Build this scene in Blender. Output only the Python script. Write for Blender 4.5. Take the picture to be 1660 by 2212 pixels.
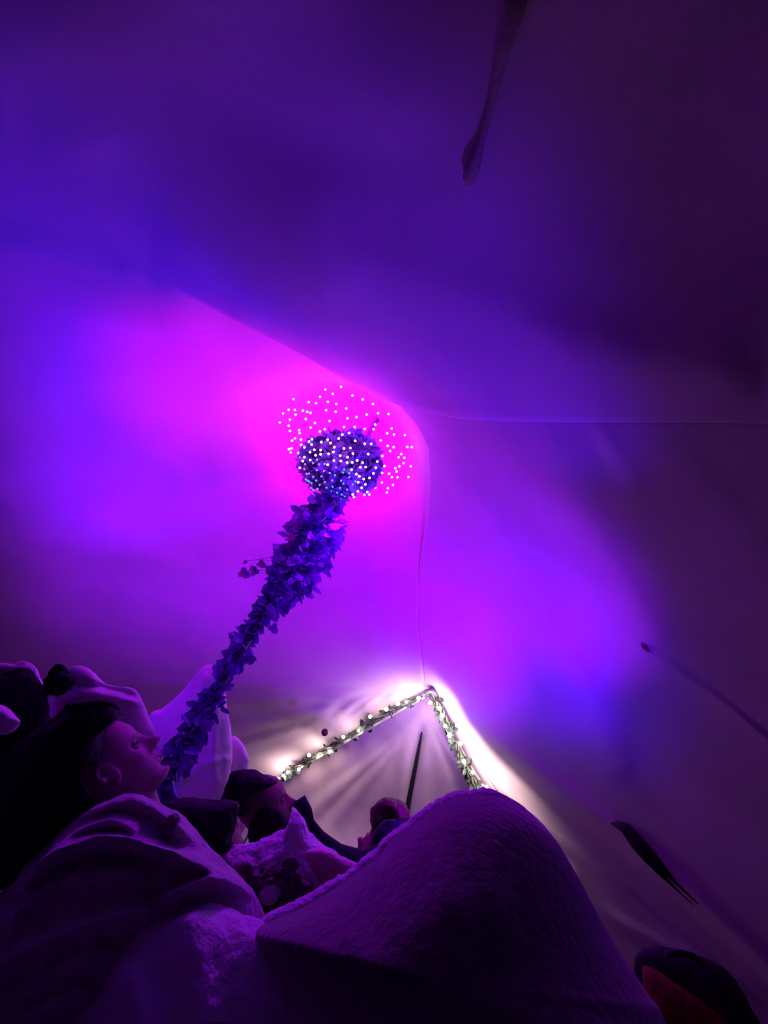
import bpy, bmesh, math, random
import numpy as np
from mathutils import Vector, Matrix, noise
random.seed(7); RNG = np.random.default_rng(7)
for o in list(bpy.data.objects): bpy.data.objects.remove(o)
SC = bpy.context.scene; COL = SC.collection; PI = math.pi

# ------------------------------------------------------------------ camera
F = 960.0; VP = (1301.0, 76.0); CAM = np.array([0.0, 0.0, 0.75])
_z = np.array([VP[0]-830, 1106-VP[1], -F]); _z /= np.linalg.norm(_z)
_f = np.array([0, 0, -1.0]); _y = _f - np.dot(_f, _z)*_z; _y /= np.linalg.norm(_y)
_x = np.cross(_y, _z); R = np.array([_x, _y, _z])            # world <- camera
cd = bpy.data.cameras.new('camera'); cam = bpy.data.objects.new('camera', cd); COL.objects.link(cam)
M = Matrix([[*R[0], CAM[0]], [*R[1], CAM[1]], [*R[2], CAM[2]], [0, 0, 0, 1]])
cam.matrix_world = M; cd.sensor_fit = 'HORIZONTAL'; cd.sensor_width = 36; cd.lens = 36*F/1660; cd.clip_start = 0.02
SC.camera = cam

def P(px, py, dep):                                          # point seen at a photo pixel at an axial depth (m)
    v = np.stack([np.asarray(px, float)-830, 1106-np.asarray(py, float), -F+0*np.asarray(px, float)], -1)/F
    return CAM + (v*np.asarray(dep, float)[..., None]) @ R.T
def V(px, py, dep): return Vector(P(px, py, dep))
def camdir(x, y, z): return Vector(R @ np.array([x, y, z]))  # right, up, towards the viewer

# ------------------------------------------------------------------ world, lights, exposure
w = bpy.data.worlds.new('night'); SC.world = w; w.use_nodes = True
w.node_tree.nodes['Background'].inputs[0].default_value = (0.05, 0.01, 0.12, 1)
w.node_tree.nodes['Background'].inputs[1].default_value = 0.02
SC.view_settings.view_transform = 'Standard'; SC.view_settings.look = 'None'
SC.view_settings.exposure = 0; SC.view_settings.gamma = 1; SC.view_settings.use_curve_mapping = False

def lamp(name, kind, loc, col, power, radius=0.03, aim=None, cone=60, blend=1.0):
    l = bpy.data.lights.new(name, kind); l.color = col; l.energy = power
    l.shadow_soft_size = radius
    o = bpy.data.objects.new(name, l); COL.objects.link(o); o.location = loc
    if kind == 'SPOT':
        l.spot_size = math.radians(cone); l.spot_blend = blend
        o.rotation_euler = (Vector(aim)-Vector(loc)).to_track_quat('-Z', 'Y').to_euler()
    return o
FILL_L = Vector((-0.78, 2.02, 0.86)); FILL_R = Vector((0.86, 1.46, 0.86)); FILL_K = V(1170, 2080, 1.30)   # added projectors, hidden round the bed to light the canvas
CROWN = V(740, 915, 2.78)
# watts of red, green and blue for each lamp below
C0 = [(1.7, 1.45, 1.08), (2.8, 2.45, 1.85), (1.02, 0.0, 5.03), (0.0, 0.0, 0.0), (52.8, 0.0, 2.99), (2.7, 0.0, 92.57), (0.0, 0.0, 0.0), (8, 0, 44), (14.23, 0.0, 106.13), (6.14, 0.0, 0.0), (12.93, 0.0, 52.4), (0.0, 0.0, 0.0), (75.14, 0.0, 0.0), (32.19, 0.0, 52.4), (49.34, 0.0, 162.26), (4.34, 0.0, 60.65), (22.34, 0.0, 87.78), (0.0, 0.0, 0.0), (0.0, 0.0, 0.0), (0.0, 0.0, 0.0), (0.0, 0.0, 0.0), (0.0, 0.0, 0.0), (0.0, 0.0, 0.0), (0.0, 0.0, 16.62), (0.0, 0.0, 0.0), (0.0, 0.0, 0.0), (0.0, 0.0, 0.0), (11, 0, 108), (24, 0, 72), (26.33, 0.0, 48.01)]
FAIRY_L, FAIRY_R = C0[0], C0[1]
def glow(name, kind, loc, c, **k):                            # c: watts of red, green and blue
    m = max(c)
    if m > 0: lamp(name, kind, loc, tuple(x/m for x in c), m, **k)
glow('fill_spill', 'POINT', FILL_L, C0[2], radius=0.04)
glow('fill_spill', 'POINT', FILL_R, C0[3], radius=0.04)
glow('crown_glow', 'SPOT', CROWN, C0[4], radius=0.06, aim=V(742, 868, 3.2), cone=170)
glow('crown_glow', 'POINT', CROWN, C0[29], radius=0.06)
glow('bed_fill', 'SPOT', V(735, 1100, 2.15), C0[28], radius=0.06, aim=V(520, 1950, 1.1), cone=100)  # added violet spot to brighten the bedding from above
# coloured beams of the added projectors: which one, photo pixel aimed at, depth, cone
BEAMS = [(FILL_L, 300, 680, 1.6, 80), (FILL_L, 130, 560, 1.3, 80), (FILL_L, 60, 950, 2.1, 85), (FILL_L, 300, 930, 2.3, 80),
         (FILL_L, 480, 1000, 2.6, 75), (FILL_L, 330, 1250, 2.75, 80), (FILL_L, 250, 800, 1.9, 130), (FILL_L, 560, 820, 2.2, 60),
         (FILL_R, 780, 1150, 2.9, 75), (FILL_R, 800, 1340, 2.9, 70), (FILL_R, 1060, 1330, 2.2, 75), (FILL_R, 1020, 1080, 2.0, 80),
         (FILL_R, 1200, 1150, 1.45, 95), (FILL_R, 1230, 1420, 1.84, 85), (FILL_K, 1000, 620, 0.85, 40), (FILL_K, 820, 560, 0.85, 38),
         (FILL_R, 1500, 1200, 1.05, 110), (FILL_K, 550, 430, 0.85, 50), (FILL_R, 950, 1200, 2.4, 130), (FILL_K, 1150, 780, 0.8, 34),
         (FILL_K, 650, 640, 1.0, 40), (FILL_K, 1350, 830, 0.8, 40), (FILL_K, 970, 810, 1.0, 33)]
for k, (pj_, px, py, dp, cn) in enumerate(BEAMS):
    glow('fill_beam', 'SPOT', pj_, C0[5+k], radius=0.04, aim=V(px, py, dp), cone=cn)

# ------------------------------------------------------------------ materials
def mat(name, col, rough=0.85, sheen=0.0, bump=0.0, bscale=60, var=0.0, vscale=8, metal=0.0, emis=None, estr=0, weave=0, trans=0):
    m = bpy.data.materials.new(name); m.use_nodes = True; nt = m.node_tree; b = nt.nodes['Principled BSDF']
    b.inputs['Base Color'].default_value = (*col, 1); b.inputs['Roughness'].default_value = rough; b.inputs['Metallic'].default_value = metal
    b.inputs['Specular IOR Level'].default_value = 0.25
    if sheen: b.inputs['Sheen Weight'].default_value = sheen; b.inputs['Sheen Roughness'].default_value = 0.5
    tc = nt.nodes.new('ShaderNodeTexCoord')
    if var:
        n = nt.nodes.new('ShaderNodeTexNoise'); n.inputs['Scale'].default_value = vscale; n.inputs['Detail'].default_value = 5
        nt.links.new(tc.outputs['Object'], n.inputs['Vector'])
        r = nt.nodes.new('ShaderNodeValToRGB'); r.color_ramp.elements[0].position = 0.3; r.color_ramp.elements[1].position = 0.7
        r.color_ramp.elements[0].color = (*[c*(1-var) for c in col], 1); r.color_ramp.elements[1].color = (*[min(1, c*(1+var*0.5)) for c in col], 1)
        nt.links.new(n.outputs['Fac'], r.inputs['Fac']); nt.links.new(r.outputs['Color'], b.inputs['Base Color'])
    if bump:
        n = nt.nodes.new('ShaderNodeTexNoise'); n.inputs['Scale'].default_value = bscale; n.inputs['Detail'].default_value = 6
        nt.links.new(tc.outputs['Object'], n.inputs['Vector'])
        k = nt.nodes.new('ShaderNodeBump'); k.inputs['Strength'].default_value = bump; k.inputs['Distance'].default_value = 0.01
        nt.links.new(n.outputs['Fac'], k.inputs['Height']); nt.links.new(k.outputs['Normal'], b.inputs['Normal'])
    if emis: b.inputs['Emission Color'].default_value = (*emis, 1); b.inputs['Emission Strength'].default_value = estr
    return m
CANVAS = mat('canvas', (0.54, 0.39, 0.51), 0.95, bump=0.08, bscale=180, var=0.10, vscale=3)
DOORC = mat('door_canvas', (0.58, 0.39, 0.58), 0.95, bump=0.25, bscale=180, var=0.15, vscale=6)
FLOOR = mat('groundsheet', (0.10, 0.09, 0.08), 0.9, bump=0.2)
FLEECE = mat('grey_fleece', (0.34, 0.28, 0.32), 1.0, sheen=0.6, bump=1.0, bscale=90, var=0.35, vscale=25)
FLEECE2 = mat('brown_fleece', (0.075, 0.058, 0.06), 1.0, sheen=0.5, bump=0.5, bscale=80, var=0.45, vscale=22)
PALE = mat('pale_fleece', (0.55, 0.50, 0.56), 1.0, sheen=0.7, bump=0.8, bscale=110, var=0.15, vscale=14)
WHITE = mat('white_cotton', (0.74, 0.66, 0.74), 0.95, sheen=0.2, bump=0.3, bscale=25)
SKIN = mat('skin', (0.27, 0.18, 0.17), 0.6, bump=0.12, bscale=300, var=0.08, vscale=30)
SKIN2 = mat('ruddy_skin', (0.26, 0.14, 0.12), 0.6, bump=0.12, bscale=300, var=0.10, vscale=30)
LIP = mat('lips', (0.24, 0.12, 0.12), 0.6)
EYE = mat('eyeball', (0.10, 0.08, 0.09), 0.15)
HAIR = mat('dark_hair', (0.010, 0.007, 0.014), 0.85, bump=0.8, bscale=70)
BHAIR = mat('brown_hair', (0.10, 0.04, 0.04), 0.6, bump=0.8, bscale=70)
DARK = mat('dark_knit', (0.012, 0.010, 0.03), 0.9, bump=0.6, bscale=60)
BLACK = mat('black_nylon', (0.008, 0.008, 0.010), 0.7, bump=0.3, bscale=40)
REDC = mat('red_cloth', (0.16, 0.006, 0.012), 0.9, bump=0.4, bscale=50)
STRAP = mat('brown_webbing', (0.32, 0.26, 0.24), 0.9, bump=0.4, bscale=120)
WOOD = mat('pole_metal', (0.12, 0.11, 0.13), 0.5, metal=0.3)
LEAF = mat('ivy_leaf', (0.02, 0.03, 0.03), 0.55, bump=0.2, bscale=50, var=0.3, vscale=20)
LEAFU = mat('pole_ivy_violet_lit', (0.32, 0.14, 0.74), 0.6, bump=0.2, bscale=50, var=0.3, vscale=20)  # violet light on the pole ivy is put into its leaf colour
VINE = mat('vine', (0.06, 0.06, 0.05), 0.8, bump=0.4)
WARM = mat('warm_bulb', (1, 0.95, 0.85), 0.3, emis=(1, 0.93, 0.78), estr=14)
LEDW = mat('white_led', (1, 1, 1), 0.3, emis=(1, 0.92, 1), estr=2.2)
LEDB = mat('blue_led', (0.3, 0.6, 1), 0.3, emis=(0.03, 0.36, 1.0), estr=1.2)
WIRE = mat('silver_wire', (0.5, 0.2, 0.6), 0.4, metal=0.5)
PLUSH = mat('dark_plush', (0.10, 0.06, 0.06), 1.0, sheen=0.3, bump=1.0, bscale=120, var=0.3, vscale=30)
MUZZ = mat('pale_plush', (0.52, 0.46, 0.46), 1.0, sheen=0.6, bump=0.8, bscale=120)
LENS = mat('added_lens', (0.2, 0.05, 0.4), 0.1, emis=(0.4, 0.0, 1.0), estr=3)  # glowing top of the added projectors

# ------------------------------------------------------------------ object helpers
def link(name, me, m, parent=None, smooth=True):
    me.materials.append(m)
    if smooth:
        for p in me.polygons: p.use_smooth = True
    o = bpy.data.objects.new(name, me); COL.objects.link(o)
    if parent: o.parent = parent; o.matrix_parent_inverse = Matrix.Translation(-parent.location)
    return o
def mesh(name, vs, fs, m, parent=None, smooth=True):
    me = bpy.data.meshes.new(name); me.from_pydata([tuple(v) for v in vs], [], [tuple(f) for f in fs]); me.update()
    return link(name, me, m, parent, smooth)
def tag(o, label, cat, group=None, kind=None):
    if label: o['label'] = label
    if cat: o['category'] = cat
    if group: o['group'] = group
    if kind: o['kind'] = kind
    return o
def thing(name, label, cat, loc, group=None):
    o = bpy.data.objects.new(name, None); COL.objects.link(o); o.location = loc; o.empty_display_size = 0.05
    return tag(o, label, cat, group)
def struct(o): o['kind'] = 'structure'; return o
class MB:
    def __init__(s): s.v = []; s.f = []
    def add(s, vs, fs):
        n = len(s.v); s.v += [tuple(v) for v in vs]; s.f += [tuple(i+n for i in f) for f in fs]; return s
    def tube(s, pts, rad, seg=8, cap=True):
        pts = [Vector(p) for p in pts]; n = len(pts)
        if not hasattr(rad, '__len__'): rad = [rad]*n
        vs = []; up = None
        for i, p in enumerate(pts):
            t = (pts[min(i+1, n-1)]-pts[max(i-1, 0)]).normalized()
            if up is None: up = t.orthogonal().normalized()
            up = (up - t*up.dot(t)).normalized(); b = t.cross(up)
            for k in range(seg):
                a = 2*PI*k/seg; vs.append(p+(up*math.cos(a)+b*math.sin(a))*rad[i])
        fs = [(i*seg+k, i*seg+(k+1) % seg, (i+1)*seg+(k+1) % seg, (i+1)*seg+k) for i in range(n-1) for k in range(seg)]
        if cap: fs += [tuple(range(seg))[::-1], tuple(range((n-1)*seg, n*seg))]
        return s.add(vs, fs)
    def ball(s, c, r, sx=(1, 0, 0), sy=(0, 1, 0), sz=(0, 0, 1), seg=12, ring=8):
        c = Vector(c); X, Y, Z = Vector(sx), Vector(sy), Vector(sz); r = r if hasattr(r, '__len__') else (r, r, r)
        vs = [c+Z*r[2]]
        for i in range(1, ring):
            th = PI*i/ring
            for k in range(seg):
                a = 2*PI*k/seg; vs.append(c+X*r[0]*math.sin(th)*math.cos(a)+Y*r[1]*math.sin(th)*math.sin(a)+Z*r[2]*math.cos(th))
        vs.append(c-Z*r[2]); L = len(vs)-1
        fs = [(0, 1+k, 1+(k+1) % seg) for k in range(seg)]
        for i in range(ring-2):
            a, b = 1+i*seg, 1+(i+1)*seg
            fs += [(a+k, b+k, b+(k+1) % seg, a+(k+1) % seg) for k in range(seg)]
        a = 1+(ring-2)*seg; fs += [(a+k, L, a+(k+1) % seg) for k in range(seg)]
        return s.add(vs, fs)
    def box(s, lo, hi):
        x0, y0, z0 = lo; x1, y1, z1 = hi
        return s.add([(x0, y0, z0), (x1, y0, z0), (x1, y1, z0), (x0, y1, z0), (x0, y0, z1), (x1, y0, z1), (x1, y1, z1), (x0, y1, z1)],
                     [(0, 3, 2, 1), (4, 5, 6, 7), (0, 1, 5, 4), (1, 2, 6, 5), (2, 3, 7, 6), (3, 0, 4, 7)])
    def build(s, name, m, parent=None, smooth=True): return mesh(name, s.v, s.f, m, parent, smooth)
def catmull(pts, n, closed=False):
    p = np.array(pts, float); N = len(p); seg = N if closed else N-1; out = []
    for i in range(n):
        u = i/(n if closed else n-1)*seg; k = min(int(u), seg-1); t = u-k
        g = (lambda j: p[j % N]) if closed else (lambda j: p[min(max(j, 0), N-1)])
        a, b, c, d = g(k-1), g(k), g(k+1), g(k+2)
        out.append(0.5*((2*b)+(c-a)*t+(2*a-5*b+4*c-d)*t*t+(3*b-a-3*c+d)*t**3))
    return np.array(out)
def ridge(X, Y, pts, width, amp, side=0.0):                   # height of a soft fold running along a curve
    c = catmull(pts, 60); best = np.full(X.shape, 1e9); sg = np.zeros(X.shape); tt = np.zeros(X.shape)
    for i in range(len(c)-1):
        a, b = c[i], c[i+1]; ab = b-a; L = ab@ab+1e-9
        t = np.clip(((X-a[0])*ab[0]+(Y-a[1])*ab[1])/L, 0, 1)
        dx = X-a[0]-t*ab[0]; dy = Y-a[1]-t*ab[1]; d = np.hypot(dx, dy); cr = np.sign(ab[0]*dy-ab[1]*dx)
        m = d < best; best[m] = d[m]; sg[m] = cr[m]; tt[m] = (i+t[m])/(len(c)-1)
    wd = width*np.where(sg > 0, 1+side, 1-side)
    return amp*np.exp(-(best/wd)**2)*np.clip(np.sin(PI*np.clip(tt, 0.02, 0.98))*3, 0, 1)
def fbm(p, s, seed=0): return noise.fractal(Vector((p[0]*s+seed, p[1]*s, p[2]*s)), 1.0, 2.0, 4)

# ------------------------------------------------------------------ tent shell
TC = np.array([-0.35, 1.80]); TH, TR, TW = 3.10, 2.75, 0.80
def roofz(r): return TH-(TH-TW)/TR*r-0.22*np.sin(PI*np.clip(r/TR, 0, 1))
def base_depth(X, Y):                                         # axial depth where a sight line meets the bell tent
    v = np.stack([X-830, 1106-Y, -F+0*X], -1)/F; d = v @ R.T
    out = np.full(X.shape, 5.0); done = np.zeros(X.shape, bool)
    for t in np.arange(0.2, 6, 0.01):
        p = CAM+d*t; r = np.hypot(p[..., 0]-TC[0], p[..., 1]-TC[1])
        hit = ((p[..., 2] > roofz(r)) | (r > TR) | (p[..., 2] < -0.02)) & ~done
        out[hit] = t; done |= hit
    return out
gx = np.arange(-420, 2101, 20.0); gy = np.arange(-420, 2641, 20.0); GX, GY = np.meshgrid(gx, gy)
BD = base_depth(GX, GY)
for _ in range(14):                                           # slack cloth: round the sharp cone tip and eaves
    Q = np.pad(BD, 1, mode='edge'); BD = (Q[:-2, 1:-1]+Q[2:, 1:-1]+Q[1:-1, :-2]+Q[1:-1, 2:]+4*BD)/8
def bdep(X, Y):
    u = np.clip((X-gx[0])/20, 0, len(gx)-1.001); v = np.clip((Y-gy[0])/20, 0, len(gy)-1.001)
    i = v.astype(int); j = u.astype(int); a = u-j; b = v-i
    return BD[i, j]*(1-a)*(1-b)+BD[i, j+1]*a*(1-b)+BD[i+1, j]*(1-a)*b+BD[i+1, j+1]*a*b
EX = [-420, 150, 330, 430, 540, 640, 740, 800, 860, 920, 1000, 1100, 1280, 1480, 1660, 2100]
EY = [430, 555, 605, 648, 705, 756, 815, 848, 873, 889, 903, 908, 909, 908, 909, 905]
def edge(x): return np.interp(x, EX, EY)
def gap(x): return np.interp(x, [330, 480, 700, 900, 1100, 1400, 1660], [0, .10, .28, .24, .14, .09, .07])
DA = (920.0, 1488.0)                                          # where the door frame peaks
RX = [780, 862, 905, 926, 930, 922, 908, 905, DA[0]]; RY = [820, 872, 920, 965, 1050, 1130, 1220, 1350, DA[1]]
def ridge_l(y): return np.where(y < DA[1], np.interp(y, RY, RX), DA[0]-(y-DA[1])*1.64)
def ridge_r(y): return np.where(y < DA[1], np.interp(y, RY, RX), DA[0]+(y-DA[1])*0.60)
def rgap(y): return np.interp(y, [820, 960, 1100, 1260], [0.10, 0.12, 0.07, 0.0])
def sm(x, a, b): t = np.clip((x-a)/(b-a), 0, 1); return t*t*(3-2*t)

def grid(name, X, Y, D, m):
    h, wd = X.shape; pts = P(X, Y, D).reshape(-1, 3)
    fs = [(i*wd+j, i*wd+j+1, (i+1)*wd+j+1, (i+1)*wd+j) for i in range(h-1) for j in range(wd-1)]
    o = mesh(name, pts, fs, m); struct(o)
    s = o.modifiers.new('thickness', 'SOLIDIFY'); s.thickness = 0.004; s.offset = -1
    return o
# overhead canvas, sagging in front of the crown
xs = np.linspace(-420, 2100, 190); ts = np.linspace(0, 1, 100)
X, T = np.meshgrid(xs, ts); Y = -420+(edge(X)+420)*T
def depC(X, Y):
    dst = edge(X)-Y; D = bdep(X, Y)-gap(X)*np.exp(-(dst/260)**2)*0.85
    D = D+ridge(X, Y, [(230, 300), (330, 520), (520, 680)], 60, 0.012)
    D = D-ridge(X, Y, [(700, 560), (1000, 640), (1300, 760), (1660, 830)], 70, 0.012)
    D = D+ridge(X, Y, [(0, 250), (300, 200), (700, 330), (1000, 330)], 90, 0.010)
    return D-0.008*np.sin(X/150+Y/210)*sm(dst, 30, 250)
D = depC(X, Y)
# the hem turns back up out of sight and meets the crown behind
rows = 7
Xb = np.repeat(xs[None], rows, 0); k = np.linspace(0.12, 1, rows)[:, None]
Yb = edge(Xb)-26*k; Db = D[-1][None]+0.003+(bdep(Xb, Yb)+0.06-D[-1][None])*k*sm(Xb, 330, 500)+0.02*k
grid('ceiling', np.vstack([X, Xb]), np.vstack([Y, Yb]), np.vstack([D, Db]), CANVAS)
# left slope with the crown recess
ys = np.concatenate([np.linspace(300, 1480, 120), np.linspace(1488, 2640, 90)])
S, Y = np.meshgrid(np.linspace(0, 1, 150), ys)
R_ = ridge_l(Y)+45*(rgap(Y) > 0.01); X = -420+(np.maximum(R_, -400)+420)*S
D = bdep(X, Y)+0.05*sm(Y, 1300, 700)
q = (1-sm(X, 330, 500))*(1-sm(Y-edge(X), 0, 160)); D = D*(1-q)+depC(X, np.minimum(Y, edge(X)+160))*q+0.014*q*np.clip((edge(X)-60-Y)/60, -1, 1)
D += 0.10*np.exp(-(((X-740)/170)**2+((Y-900)/150)**2))
for pts, wd, am in [([(20, 1150), (160, 1180), (320, 1200), (420, 1215)], 17, 0.010), ([(0, 1090), (120, 1105), (260, 1140)], 26, 0.010),
                    ([(0, 980), (200, 960), (330, 990), (420, 1040)], 34, 0.009), ([(60, 800), (240, 830), (420, 900)], 40, 0.009),
                    ([(250, 560), (430, 660), (600, 745)], 22, 0.012), ([(80, 1250), (300, 1290), (520, 1360)], 34, 0.010)]:
    D -= ridge(X, Y, pts, wd, am, 0.3)
def fan(X, Y, cx, cy, k, ph): return np.sin(k*np.arctan2(Y-cy, X-cx)+ph)
rr = np.hypot(X-DA[0], Y-DA[1]); ang = np.arctan2(Y-DA[1], DA[0]-X)
wr = sm(ang, -0.12, 0.02)*(1-sm(ang, 0.24, 0.42))*sm(rr, 20, 160)*(1-sm(rr, 500, 900))
D += wr*(0.016*np.sin(ang*58+1.3*np.sin(ang*21))+0.008*np.sin(ang*121+2))
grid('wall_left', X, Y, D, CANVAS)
# right slope and side wall
S, Y = np.meshgrid(np.linspace(0, 1, 170)**1.15, np.concatenate([np.linspace(820, 1480, 70), np.linspace(1488, 2640, 130)]))
R_ = ridge_r(Y); X = R_+(2100-R_)*S
def depR(X, Y):
    R_ = ridge_r(Y); D = bdep(X, Y)-rgap(Y)*np.exp(-((X-R_)/420)**2)
    low = Y-np.interp(X, [920, 1060, 1200, 1340, 1500, 1660, 2100], [1488, 1590, 1700, 1800, 1935, 2085, 2480])   # fold where the side curtain hangs
    D = D+0.14*sm(low, -8, 60)*sm(X, 920, 1150)-0.03*np.exp(-(low/34)**2)*sm(X, 930, 1200)
    for pts, wd, am in [([(1020, 1640), (1180, 1790), (1330, 1910), (1480, 2040), (1660, 2180)], 11, 0.030),
                        ([(1000, 1580), (1150, 1710), (1320, 1850), (1500, 2000), (1700, 2180)], 12, 0.020),
                        ([(1220, 1860), (1300, 1960), (1380, 2010), (1520, 2080)], 16, 0.035),
                        ([(1285, 915), (1330, 970), (1380, 1040)], 26, 0.010), ([(1262, 905), (1290, 965), (1330, 1050)], 20, -0.010),
                        ([(930, 960), (1090, 1180), (1270, 1500), (1360, 1700)], 45, 0.02), ([(1180, 930), (1330, 1220), (1440, 1400)], 40, 0.018),
                        ([(1460, 950), (1560, 1080), (1660, 1180)], 40, 0.004), ([(1300, 1330), (1400, 1400), (1560, 1512), (1700, 1630)], 8, 0.010)]:
        D = D-ridge(X, Y, pts, wd, am, 0.2)
    return D+0.3*sm(edge(X)-Y, 4, 50)-0.010*np.sin(low/26)*sm(low, -160, -20)*sm(X, 1150, 1500)*(1-sm(low, 0, 20))
D = depR(X, Y)
fl = np.linspace(1, 0.1, 6)[None]                             # turned-back selvage along the ridge
Yf = np.repeat(Y[:, :1], 6, 1); Xf = R_[:, :1]+18*fl; Df = D[:, :1]+(rgap(Yf)+0.05)*fl
msk = (rgap(Yf[:, :1]) > 0.005)
Df = np.where(msk, Df, D[:, :1]+0.01*fl); Xf = np.where(msk, Xf, R_[:, :1]+4*fl)
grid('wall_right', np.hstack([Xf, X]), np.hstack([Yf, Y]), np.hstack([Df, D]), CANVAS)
# zipped door panel, hanging just behind the A-frame
def legpt(side, y): return (DA[0]-(y-DA[1])*1.64 if side < 0 else DA[0]+(y-DA[1])*0.60)
S, Y = np.meshgrid(np.linspace(-0.03, 1.03, 110), np.linspace(1478, 2640, 130))
xl, xr = ridge_l(np.maximum(Y, DA[1]+4))-6, ridge_r(np.maximum(Y, DA[1]+4))+6
X = xl+(xr-xl)*S
dl, dr = bdep(xl, Y), bdep(xr, Y)
D = dl*(1-S)+dr*S+0.06+0.05*np.sin(PI*np.clip(S, 0, 1))*sm(Y, 1490, 1600)
zc = np.interp(Y, [1488, 1560, 1730, 2640], [921, 916, 884, 720])
ang = np.arctan2(X-zc, Y-1540)
D += 0.010*np.sin(ang*26+np.sin(ang*9))*sm(Y, 1560, 1680)*sm(np.abs(X-zc), 6, 60)
D += 0.05*np.exp(-((X-zc)/9)**2)*sm(Y, 1555, 1600)
D -= 0.02*np.exp(-((X-zc+24)/12)**2)*sm(Y, 1560, 1660)
door = grid('door_1', X, Y, D, DOORC)
zip_pts = [V(916-(y-1560)*0.188, y, float(bdep(np.array([900.]), np.array([float(y)]))[0])+0.085) for y in range(1562, 1900, 14)]
zm = MB().tube(zip_pts, [0.003+0.030*i/len(zip_pts) for i in range(len(zip_pts))], 6)
zo = zm.build('zip_flap', DARK, door)
# floor and outside ground
fm = MB(); n = 48
fm.add([(TC[0], TC[1], 0)]+[(TC[0]+3.3*math.cos(2*PI*i/n), TC[1]+3.3*math.sin(2*PI*i/n), 0) for i in range(n)], [(0, 1+i, 1+(i+1) % n) for i in range(n)])
struct(fm.build('floor', FLOOR, smooth=False))
# closing canvas behind the viewer so the tent is a closed room
bk = MB(); a0, a1 = -2.9, -0.3; vs = []
for i in range(24):
    a = a0+(a1-a0)*i/23
    for r, z in ((TR+0.1, 0), (TR+0.1, TW), (1.9, float(roofz(1.9))+0.25), (1.3, float(roofz(1.3))+0.35)):
        vs.append((TC[0]+r*math.cos(a), TC[1]+r*math.sin(a), z))
bk.add(vs, [(i*4+j, i*4+j+1, (i+1)*4+j+1, (i+1)*4+j) for i in range(23) for j in range(3)])
struct(bk.build('wall_back', CANVAS))

# ------------------------------------------------------------------ soft puffed forms from an outline standing at real depths
def puff(name, outline, centre, dep, grad, front, back, m, parent=None, nr=26, na=120, folds=None, rough=0.0, rs=18, power=2.4, tip=0.0):
    """closed cushion-like body: rim follows the outline, both faces bulge"""
    oc = catmull(outline, na, True); c = np.array(centre, float); vs = []; rings = []
    rad = np.sin(np.linspace(0, PI/2, nr+1)[1:])
    def dd(x, y): return dep+grad[0]*(x-c[0])/100+grad[1]*(y-c[1])/100
    for side, am in ((-1, front), (1, back)):
        X = c[0]+(oc[None, :, 0]-c[0])*rad[:, None]; Y = c[1]+(oc[None, :, 1]-c[1])*rad[:, None]
        b = np.clip(1-rad[:, None]**power, 0, 1)**0.5+0*X
        D = dd(X, Y)+side*am*b
        if folds and side < 0:
            h = np.zeros(X.shape)
            for pts, wd, a, sd in folds: h += ridge(X, Y, pts, wd, a, sd)
            D -= h*np.clip(b*2, 0, 1)
        rings.append((X, Y, D))
    X, Y, D = rings[0]; pf = P(X, Y, D); X2, Y2, D2 = rings[1]; pb = P(X2, Y2, D2)
    vs = [P(np.array([c[0]]), np.array([c[1]]), np.array([dd(c[0], c[1])-front]))[0]]
    if folds:
        h = 0
        for pts, wd, a, sd in folds: h += float(ridge(np.array([c[0]]), np.array([c[1]]), pts, wd, a, sd)[0])
        vs[0] = P(np.array([c[0]]), np.array([c[1]]), np.array([dd(c[0], c[1])-front-h]))[0]
    vs += list(pf.reshape(-1, 3)); n1 = len(vs)
    vs += list(pb[:-1].reshape(-1, 3)); vs.append(P(np.array([c[0]]), np.array([c[1]]), np.array([dd(c[0], c[1])+back]))[0]); last = len(vs)-1
    fs = [(0, 1+(k+1) % na, 1+k) for k in range(na)]
    for i in range(nr-1): fs += [(1+i*na+k, 1+i*na+(k+1) % na, 1+(i+1)*na+(k+1) % na, 1+(i+1)*na+k) for k in range(na)]
    rimi = 1+(nr-1)*na
    for i in range(nr-2): fs += [(n1+i*na+k, n1+(i+1)*na+k, n1+(i+1)*na+(k+1) % na, n1+i*na+(k+1) % na) for k in range(na)]
    q = n1+(nr-2)*na; fs += [(q+k, rimi+k, rimi+(k+1) % na, q+(k+1) % na) for k in range(na)]
    fs += [(last, n1+k, n1+(k+1) % na) for k in range(na)]
    if rough:
        C = Vector(np.mean(np.array(vs), 0)); nv = []
        for v in vs:
            v = Vector(v); nv.append(v+(v-C).normalized()*rough*fbm(v, rs))
        vs = nv
    return mesh(name, vs, fs, m, parent)

# ------------------------------------------------------------------ bed the group lies on
b = thing('mattress', 'wide low mattress under the blankets and pillows', 'mattress', (0.2, 1.1, 0.0))
mm = MB()
bmx = bmesh.new(); bmesh.ops.create_cube(bmx, size=1, matrix=Matrix.Translation((0.15, 1.05, 0.185)) @ Matrix.Diagonal((2.3, 2.5, 0.35, 1)))
bmesh.ops.bevel(bmx, geom=bmx.edges[:], offset=0.06, segments=4, affect='EDGES'); me = bpy.data.meshes.new('cover'); bmx.to_mesh(me); bmx.free()
link('cover', me, mat('mattress_ticking', (0.16, 0.14, 0.17), 0.9, bump=.2), b)

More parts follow.
